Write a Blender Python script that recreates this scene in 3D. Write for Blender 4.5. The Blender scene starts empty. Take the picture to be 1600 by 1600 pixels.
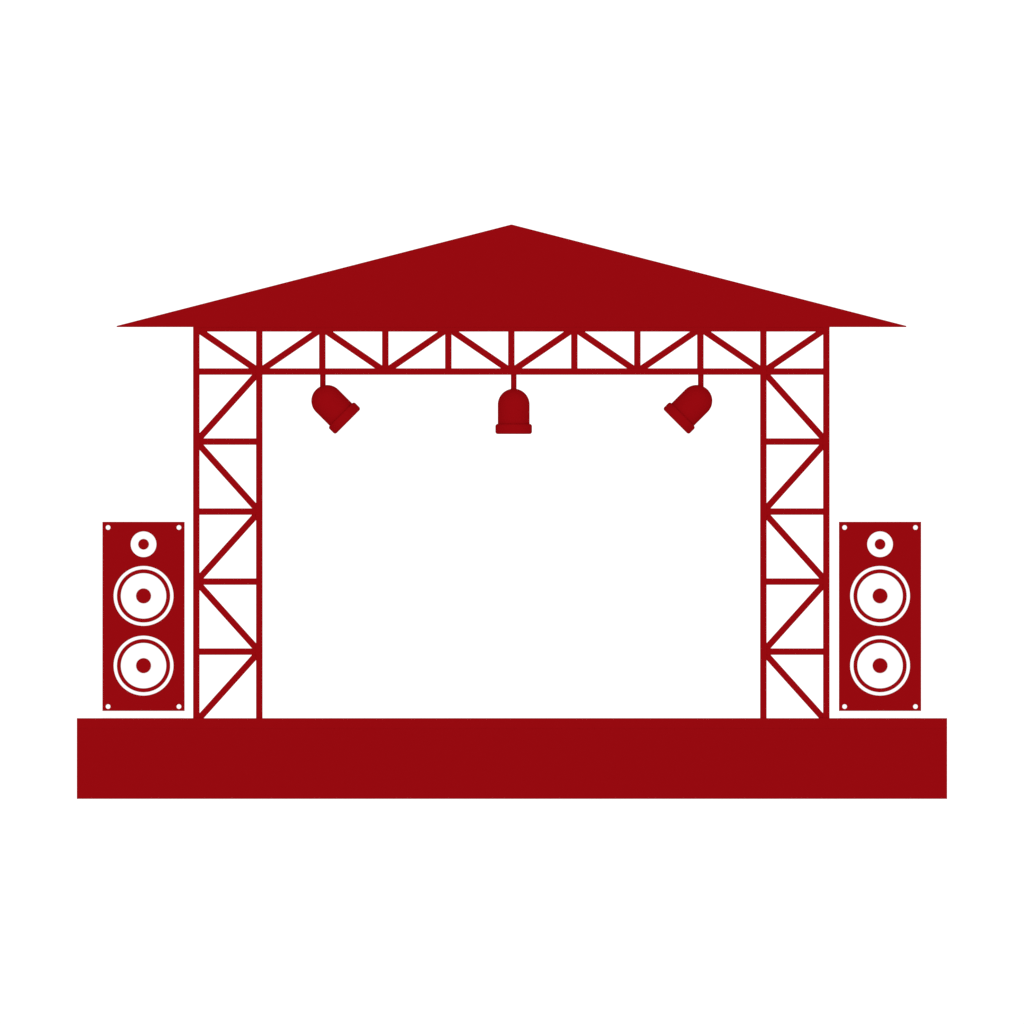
import bpy, bmesh, math
from mathutils import Vector, Matrix

# ------------------------------------------------------------------ basics
# The drawing is 1600 units wide: 100 units = 1 m.  x to the right, z up
# from the foot of the stage, y into the depth of the stage.
E = 0.0034                      # added width to offset bright background bleed: every red edge is this much fuller


def X(px):
    return (px - 799.6) / 100.0


def Z(py):
    return (1248.3 - py) / 100.0


scene = bpy.context.scene
col = scene.collection

# --------------------------------------------------------------- materials


def paint(name, rgb, noise_scale=6.0, vary=0.02, rough=0.9):
    m = bpy.data.materials.new(name)
    m.use_nodes = True
    nt = m.node_tree
    b = nt.nodes['Principled BSDF']
    b.inputs['Roughness'].default_value = rough
    b.inputs['Specular IOR Level'].default_value = 0.0
    tc = nt.nodes.new('ShaderNodeTexCoord')
    nz = nt.nodes.new('ShaderNodeTexNoise')
    nz.inputs['Scale'].default_value = noise_scale
    nz.inputs['Detail'].default_value = 4.0
    nt.links.new(tc.outputs['Object'], nz.inputs['Vector'])
    mx = nt.nodes.new('ShaderNodeMix')
    mx.data_type = 'RGBA'
    mx.inputs[6].default_value = [c * (1 - vary) for c in rgb] + [1]
    mx.inputs[7].default_value = [c * (1 + vary) for c in rgb] + [1]
    nt.links.new(nz.outputs['Fac'], mx.inputs[0])
    nt.links.new(mx.outputs[2], b.inputs['Base Color'])
    bp = nt.nodes.new('ShaderNodeBump')
    bp.inputs['Strength'].default_value = 0.03
    bp.inputs['Distance'].default_value = 0.002
    nz2 = nt.nodes.new('ShaderNodeTexNoise')
    nz2.inputs['Scale'].default_value = 120.0
    nt.links.new(tc.outputs['Object'], nz2.inputs['Vector'])
    nt.links.new(nz2.outputs['Fac'], bp.inputs['Height'])
    nt.links.new(bp.outputs['Normal'], b.inputs['Normal'])
    return m


RED = paint('dark_red_paint', (0.257, 0.0026, 0.0044), vary=0.008)
WHITE = paint('white_paint', (0.88, 0.88, 0.88), vary=0.005)
GROUND = paint('white_ground', (0.90, 0.90, 0.90), noise_scale=1.5, vary=0.005)

# ----------------------------------------------------------------- helpers


def obj(name, bm, mat, parent=None, smooth=False):
    bmesh.ops.recalc_face_normals(bm, faces=bm.faces[:])
    me = bpy.data.meshes.new(name)
    bm.to_mesh(me)
    bm.free()
    me.materials.append(mat)
    if smooth:
        for p in me.polygons:
            p.use_smooth = True
    o = bpy.data.objects.new(name, me)
    col.objects.link(o)
    if parent is not None:
        o.parent = parent
        root = parent.parent or parent
        me.transform(Matrix.Translation(-root.location))
    return o


def thing(name, label, cat, loc, group=None):
    o = bpy.data.objects.new(name, None)
    o.empty_display_size = 0.3
    col.objects.link(o)
    o.location = loc
    o['label'] = label
    o['category'] = cat
    o['kind'] = 'thing'
    if group:
        o['group'] = group
    return o


def box_bm(x0, x1, y0, y1, z0, z1, bevel=0.0, bm=None):
    bm = bm or bmesh.new()
    r = bmesh.ops.create_cube(bm, size=1.0)
    for v in r['verts']:
        v.co = Vector((x0 + (v.co.x + .5) * (x1 - x0),
                       y0 + (v.co.y + .5) * (y1 - y0),
                       z0 + (v.co.z + .5) * (z1 - z0)))
    if bevel:
        es = {e for v in r['verts'] for e in v.link_edges}
        bmesh.ops.bevel(bm, geom=list(es), offset=bevel, segments=2,
                        affect='EDGES', profile=0.5)
    return bm


def prism_bm(pts, y0, y1):
    """closed outline of (x, z) points extruded from y0 to y1"""
    bm = bmesh.new()
    a = [bm.verts.new((x, y0, z)) for x, z in pts]
    b = [bm.verts.new((x, y1, z)) for x, z in pts]
    bm.faces.new(a)
    bm.faces.new(b[::-1])
    n = len(pts)
    for i in range(n):
        bm.faces.new((a[i], b[i], b[(i + 1) % n], a[(i + 1) % n]))
    return bm


def bar_bm(p, q, w, y0, y1, cut0=0.0, cut1=0.0):
    """square-section bar in the x-z plane between two nodes"""
    p, q = Vector(p), Vector(q)
    d = (q - p).normalized()
    p = p + d * cut0
    q = q - d * cut1
    n = Vector((-d.y, d.x)) * (w / 2)
    pts = [p + n, q + n, q - n, p - n]
    return prism_bm([(v.x, v.y) for v in pts], y0, y1)


def lathe_bm(profile, seg=96, close_start=True, close_end=True):
    """profile: list of (r, h); revolved about z (h along z)"""
    bm = bmesh.new()
    rings = []
    for r, h in profile:
        if r < 1e-6:
            rings.append([bm.verts.new((0, 0, h))])
        else:
            rings.append([bm.verts.new((r * math.cos(2 * math.pi * k / seg),
                                        r * math.sin(2 * math.pi * k / seg), h))
                          for k in range(seg)])
    for a, b in zip(rings, rings[1:]):
        for k in range(seg):
            k2 = (k + 1) % seg
            if len(a) == 1 and len(b) == 1:
                continue
            if len(a) == 1:
                bm.faces.new((a[0], b[k], b[k2]))
            elif len(b) == 1:
                bm.faces.new((a[k], b[0], a[k2]))
            else:
                bm.faces.new((a[k], b[k], b[k2], a[k2]))
    return bm


def ring_loop_bm(profile, seg=96):
    """a closed profile of (r, h) revolved into a ring"""
    return lathe_bm(list(profile) + [profile[0]], seg)


# the front of a driver looks towards -y
FACE = Matrix.Rotation(math.radians(90), 4, 'X')


def front(bm, x, y, z):
    bmesh.ops.remove_doubles(bm, verts=bm.verts[:], dist=1e-6)
    bm.transform(Matrix.Translation((x, y, z)) @ FACE)
    return bm


# --------------------------------------------------------- copying of a kind
def copy_thing(root, dx, label):
    r = root.copy()
    col.objects.link(r)
    r.location.x += dx
    r['label'] = label
    for ch in list(root.children):
        c = ch.copy()
        col.objects.link(c)
        c.parent = r
        for g in list(ch.children):
            d = g.copy()
            col.objects.link(d)
            d.parent = c
    return r


# ----------------------------------------------------------------- ground
g = obj('ground', box_bm(-60, 60, 0.003, 60, -14, -0.002), GROUND)
g['kind'] = 'structure'

# ----------------------------------------------------------------- platform
DEPTH = 3.2
dx0, dx1 = X(120.3) - E, X(1479.6) + E
zt, zb = Z(1122.4) + E, 0.0
st = thing('stage_platform',
           'long low dark red stage platform on the white ground under the roof',
           'stage', (0, DEPTH / 2, 0))
obj('floor', box_bm(dx0, dx1, 0.0, DEPTH, zt - 0.16, zt), RED, st)
obj('front_skirt', box_bm(dx0, dx1, 0.002, 0.06, zb, zt - 0.155), RED, st)
obj('back_skirt', box_bm(dx0, dx1, DEPTH - 0.06, DEPTH - 0.001, zb, zt - 0.155), RED, st)
for s in (0, 1):
    xa = dx0 if s == 0 else dx1 - 0.06
    obj('side_skirt', box_bm(xa, xa + 0.06, 0.0605, DEPTH - 0.0605, zb, zt - 0.155), RED, st)

# ----------------------------------------------------------------- trusses
W = 0.096 + 2 * E               # tube width
H = W / 2
Y0 = 0.006                      # front plane of the truss work
TD = 0.984                      # truss depth, front plane to back plane
ROOFZ = Z(510.8) - E            # underside of the roof
TOPZ = Z(517.9) - E             # underside of the top chords
BOTZ = Z(580.55)                # centre line of the bottom chord
STEP = 1.094
BAY = 0.9845
TOPN = Z(513.1)

planes = (Y0, Y0 + TD - W)      # y of the front face of each truss plane


def tower(outer, inner, label):
    """outer / inner: x of the two chord centre lines"""
    xm = (outer + inner) / 2
    t = thing('truss_tower', label, 'truss tower', (xm, TD / 2, zt),
              'truss towers carrying the roof')
    xl, xr = min(outer, inner), max(outer, inner)
    base = zt - 0.002
    for y in planes:
        for x in (outer, inner):
            obj('chord', box_bm(x - H, x + H, y, y + W, base, ROOFZ + 0.003), RED, t)
        # top rail and rungs between the chords
        obj('top_rail', box_bm(xl + H - 0.003, xr - H + 0.003, y + 0.002, y + W - 0.002, TOPZ, ROOFZ + 0.003), RED, t)
        nodes = [BOTZ - k * STEP for k in range(6)]
        for zc in nodes[:5]:
            obj('rung', box_bm(xl + H - 0.003, xr - H + 0.003, y + 0.002, y + W - 0.002, zc - H, zc + H), RED, t)
        # zigzag of braces
        zz = [(outer, TOPN), (inner, nodes[0]), (outer, nodes[1]), (inner, nodes[2]),
              (outer, nodes[3]), (inner, nodes[4]), (outer, nodes[5])]
        for k, (p, q) in enumerate(zip(zz, zz[1:])):
            e = 0.004 + 0.0012 * (k % 2)
            c0 = 0.045 if k == 0 else 0.0
            bm = bar_bm(p, q, W, y + e, y + W - e, c0, 0.0)
            if k == 5:      # cut flat where the last brace stands on the floor
                bmesh.ops.bisect_plane(bm, geom=bm.verts[:] + bm.edges[:] + bm.faces[:],
                                       plane_co=(0, 0, base), plane_no=(0, 0, -1),
                                       clear_outer=True)
                bmesh.ops.holes_fill(bm, edges=bm.edges[:])
            obj('brace', bm, RED, t)
    # cross bars joining the front plane to the back plane
    for x in (outer, inner):
        for zc in [BOTZ - k * STEP for k in range(5)]:
            obj('cross_bar', box_bm(x - H + 0.004, x + H - 0.004, planes[0] + W, planes[1],
                                    zc - H + 0.004, zc + H - 0.004), RED, t)
    return t


tower(X(306.75), X(405.15), 'dark red lattice truss tower beside the left-hand loudspeaker')
tower(X(1291.15), X(1192.75), 'dark red lattice truss tower beside the right-hand loudspeaker')

bx = [X(405.15) + k * (X(1192.75) - X(405.15)) / 8 for k in range(9)]
tb = thing('overhead_truss',
           'horizontal dark red lattice truss beam under the roof holding three spotlights',
           'truss beam', (0, TD / 2, BOTZ - H))
for y in planes:
    xa, xb = bx[0] + H - 0.003, bx[-1] - H + 0.003
    obj('top_chord', box_bm(xa, xb, y + 0.001, y + W - 0.001, TOPZ, ROOFZ + 0.003), RED, tb)
    obj('bottom_chord', box_bm(xa, xb, y + 0.001, y + W - 0.001, BOTZ - H, BOTZ + H), RED, tb)
    for x in bx[1:-1]:
        obj('upright', box_bm(x - H, x + H, y + 0.002, y + W - 0.002, BOTZ + H - 0.003, TOPZ + 0.003), RED, tb)
    for k in range(8):
        up = (k % 2 == 0)
        p = (bx[k], BOTZ if up else TOPN)
        q = (bx[k + 1], TOPN if up else BOTZ)
        e = 0.004 + 0.0012 * (k % 2)
        bm = bar_bm(p, q, W, y + e, y + W - e, 0.0 if up else 0.045, 0.045 if up else 0.0)
        if k in (0, 7):     # butt against the tower chord
            px = bx[0] + H - 0.003 if k == 0 else bx[-1] - H + 0.003
            bmesh.ops.bisect_plane(bm, geom=bm.verts[:] + bm.edges[:] + bm.faces[:],
                                   plane_co=(px, 0, 0), plane_no=(-1 if k == 0 else 1, 0, 0),
                                   clear_outer=True)
            bmesh.ops.holes_fill(bm, edges=bm.edges[:])
        obj('brace', bm, RED, tb)
for x in bx[1:-1]:
    obj('cross_bar', box_bm(x - H + 0.004, x + H - 0.004, planes[0] + W, planes[1],
                            BOTZ - H + 0.004, BOTZ + H - 0.004), RED, tb)

# ----------------------------------------------------------------- roof
RD = 1.1
rf = thing('stage_canopy',
           'wide dark red gabled canopy roof with pointed eaves resting on the truss work',
           'roof', (0, RD / 2, ROOFZ))
cx = X(799.2)
half = 6.170 + E
ez, ap = Z(509.4) + E, Z(351.1) + E
tipz = Z(510.2)


def gable_outline(inset=0.0):
    return [(cx - half + 0.012, ROOFZ), (cx - half, tipz), (cx - half + 0.006, ez - inset),
            (cx - 0.03, ap - 0.006 - inset), (cx - 0.012, ap - 0.0015 - inset), (cx, ap - inset), (cx + 0.012, ap - 0.0015 - inset),
            (cx + 0.03, ap - 0.006 - inset), (cx + half - 0.006, ez - inset),
            (cx + half, tipz), (cx + half - 0.012, ROOFZ)]


obj('gable_panel', prism_bm(gable_outline(), 0.004, 0.05), RED, rf)
obj('gable_panel', prism_bm(gable_outline(), RD - 0.05, RD), RED, rf)
for s in (-1, 1):
    sl = (ap - ez) / half
    pts = [(cx + s * (half - 0.5), ROOFZ + 0.081), (cx + s * (half - 0.03), ROOFZ + 0.001),
           (cx + s * (half - 0.014), ez - 0.004),
           (cx + s * 0.012, ap - 0.010), (cx + s * 0.012, ap - 0.11)]
    obj('roof_slope', prism_bm(pts, 0.0505, RD - 0.0505), RED, rf)
obj('ridge_cap', box_bm(cx - 0.0115, cx + 0.0115, 0.0505, RD - 0.0505, ap - 0.10, ap - 0.0095), RED, rf)
obj('soffit', box_bm(cx - half + 0.5, cx + half - 0.5, 0.0505, RD - 0.0505,
                     ROOFZ + 0.0005, ROOFZ + 0.06), RED, rf)

# ----------------------------------------------------------------- spotlights
LY = Y0 + H                     # hung from the middle of the front bottom chord
R = 0.2455 + E


def spotlight(dome_x, dome_y, rod_x, angle, label):
    """angle: swing of the lens from straight down, positive towards +x"""
    px, pz = X(dome_x), Z(dome_y)
    rx = X(rod_x)
    t = thing('spotlight', label, 'spotlight', (rx, LY, BOTZ - H), 'spotlights hanging from the truss beam')
    # rod from the chord down into the dome
    rw = 0.0415 + E
    bm = bmesh.new()
    zend = pz + math.sqrt(max(0.0, (R - 0.02) ** 2 - (rx - px) ** 2)) - 0.03
    ln = (BOTZ - H + 0.004) - zend
    bmesh.ops.create_cone(bm, cap_ends=True, segments=48, radius1=rw, radius2=rw, depth=ln)
    bm.transform(Matrix.Translation((rx, LY, zend + ln / 2)))
    obj('hanging_rod', bm, RED, t)
    M = Matrix.Translation((px, LY, pz)) @ Matrix.Rotation(-angle, 4, 'Y')
    # housing: half ball and straight barrel, open towards the lens
    prof = [(R * math.sin(a), R * math.cos(a)) for a in [math.pi / 2 * k / 24 for k in range(25)]]
    prof[0] = (0.0, R)
    prof += [(R, -0.12), (R, -0.33), (R - 0.02, -0.33), (R - 0.02, 0.0), (0.0, 0.1)]
    bm = lathe_bm(prof)
    bm.transform(M)
    h = obj('housing', bm, RED, t, smooth=True)
    h.data.set_sharp_from_angle(angle=math.radians(40))
    # rim with rounded edges
    ro, zr0, zr1, rr = 0.283 + E, -0.302, -0.458 - E, 0.038
    rp = [(R - 0.018, zr0), (ro - rr, zr0)]
    rp = [(R + 0.0005, zr0)]
    rp += [(ro - rr + rr * math.sin(a), zr0 - rr + rr * math.cos(a)) for a in [math.pi / 2 * k / 8 for k in range(9)]]
    rp += [(ro - rr + rr * math.cos(a), zr1 + rr - rr * math.sin(a)) for a in [math.pi / 2 * k / 8 for k in range(9)]]
    rp += [(R - 0.03, zr1), (R - 0.03, zr0 - 0.03), (R + 0.0005, zr0 - 0.03)]
    bm = ring_loop_bm(rp)
    bm.transform(M)
    rm = obj('rim', bm, RED, t, smooth=True)
    rm.data.set_sharp_from_angle(angle=math.radians(40))
    # lens set inside the rim
    bm = lathe_bm([(0.0, -0.425), (0.08, -0.422), (0.15, -0.413), (R - 0.031, -0.395),
                   (R - 0.031, -0.375), (0.0, -0.375)], 64)
    bm.transform(M)
    obj('lens', bm, WHITE, t, smooth=False)
    return t


spotlight(511.25, 626.3, 504.4, math.radians(45),
          'dark red spotlight tilted down to the right, nearest the left truss tower')
spotlight(802.65, 632.1, 802.7, 0.0,
          'dark red spotlight pointing straight down from the middle of the truss beam')
spotlight(1088.2, 626.3, 1095.0, math.radians(-45),
          'dark red spotlight tilted down to the left, nearest the right truss tower')

# ----------------------------------------------------------------- loudspeakers
SY = 0.004                      # front of the cabinet
SD = 1.05
sx = X(224.3)
sp = thing('loudspeaker',
           'tall dark red loudspeaker with white-ringed drivers, left of the left truss tower',
           'loudspeaker', (sx, SY + SD / 2, zt), 'loudspeakers at the ends of the stage')
sl, sr = X(160.3) - E, X(288.2) + E
sz0, sz1 = Z(1110.7) - E, Z(815.6) + E
obj('cabinet', box_bm(sl, sr, SY, SY + SD, sz0, sz1), RED, sp)
obj('base', box_bm(sl + 0.004, sr - 0.004, 0.0005, SY + SD - 0.004, zt, sz0 + 0.002), WHITE, sp)
for px in (168.9, 279.6):
    for py in (824.2, 1104.0):
        r = 0.0365
        bm = front(lathe_bm([(0.0, 0.0095), (r * .7, 0.0085), (r, 0.005), (r, -0.03), (0.0, -0.03)], 48),
                   X(px), SY, Z(py))
        obj('screw', bm, WHITE, sp)


def dome_profile(r, base, bulge, depth=0.02):
    p = [(0.0, base + bulge)]
    for k in range(1, 11):
        a = math.pi / 2 * k / 10
        p.append((r * math.sin(a), base + bulge * math.cos(a)))
    p += [(r, base - depth), (0.0, base - depth)]
    return p


# tweeter: white plate with a red dome
tz = Z(850.4)
tw = obj('tweeter', front(lathe_bm([(0.0, 0.006), (0.19, 0.006), (0.2, 0.004), (0.2 - E * .5, -0.02), (0.0, -0.02)]),
                          sx, SY, tz), WHITE, sp)
obj('dome', front(lathe_bm(dome_profile(0.0805 + E, 0.0065, 0.016, 0.0)), sx, SY, tz), RED, tw, smooth=True)

for py in (931.1, 1040.05):
    wz = Z(py)
    ro, r1, r2, r3 = 0.470 - E * .8, 0.4125 + E, 0.358 - E, 0.1138 + E
    wf = obj('woofer', front(ring_loop_bm([(r1, 0.0), (r1, 0.007), (r1 + .004, 0.009), (ro - .004, 0.009),
                                           (ro, 0.006), (ro, -0.02), (r1, -0.02)]), sx, SY, wz), WHITE, sp)
    prof = [(r2 + (r1 - r2) * (1 - math.cos(a)) / 2, 0.003 + 0.012 * math.sin(a))
            for a in [math.pi * k / 12 for k in range(13)]]
    prof = [(r, h) for r, h in prof]
    obj('surround', front(ring_loop_bm(prof + [(r1 - 0.0002, -0.018), (r2, -0.018)]), sx, SY, wz), RED, wf)
    obj('cone', front(lathe_bm([(0.0, 0.002), (r3 * .6, 0.002), (r3 + .02, 0.003), (r2 - 0.0004, 0.010),
                                (r2 - 0.0004, -0.016), (0.0, -0.016)]), sx, SY, wz), WHITE, wf)
    obj('dust_cap', front(lathe_bm(dome_profile(r3, 0.004, 0.018, 0.0)), sx, SY, wz), RED, wf, smooth=True)

copy_thing(sp, (1311.0 - 160.2) / 100.0,
           'tall dark red loudspeaker with white-ringed drivers, right of the right truss tower')

# ----------------------------------------------------------------- light
wd = bpy.data.worlds.new('World')
scene.world = wd
wd.use_nodes = True
bg = wd.node_tree.nodes.get('Background')
bg.inputs['Color'].default_value = (1, 1, 1, 1)
bg.inputs['Strength'].default_value = 1.18

sb = bpy.data.lights.new('front_fill', 'AREA')  # added weak fill behind the camera, unseen, no lamp of the stage
sb.shape = 'DISK'
sb.size = 14.0
sb.energy = 150.0
so = bpy.data.objects.new('front_fill', sb)
col.objects.link(so)
so.location = (0, -48, Z(800))
so.rotation_euler = (math.radians(90), 0, 0)

# ----------------------------------------------------------------- camera
cam = bpy.data.cameras.new('camera')
cam.type = 'ORTHO'
cam.ortho_scale = 16.0
cam.clip_start = 0.1
cam.clip_end = 500.0
co = bpy.data.objects.new('camera', cam)
col.objects.link(co)
co.location = ((800 - 799.6) / 100.0, -40.0, Z(800))
co.rotation_euler = (math.radians(90), 0, 0)
scene.camera = co

scene.view_settings.view_transform = 'Standard'
scene.view_settings.look = 'None'
scene.view_settings.exposure = 0.0
scene.view_settings.gamma = 1.0
scene.view_settings.use_curve_mapping = False
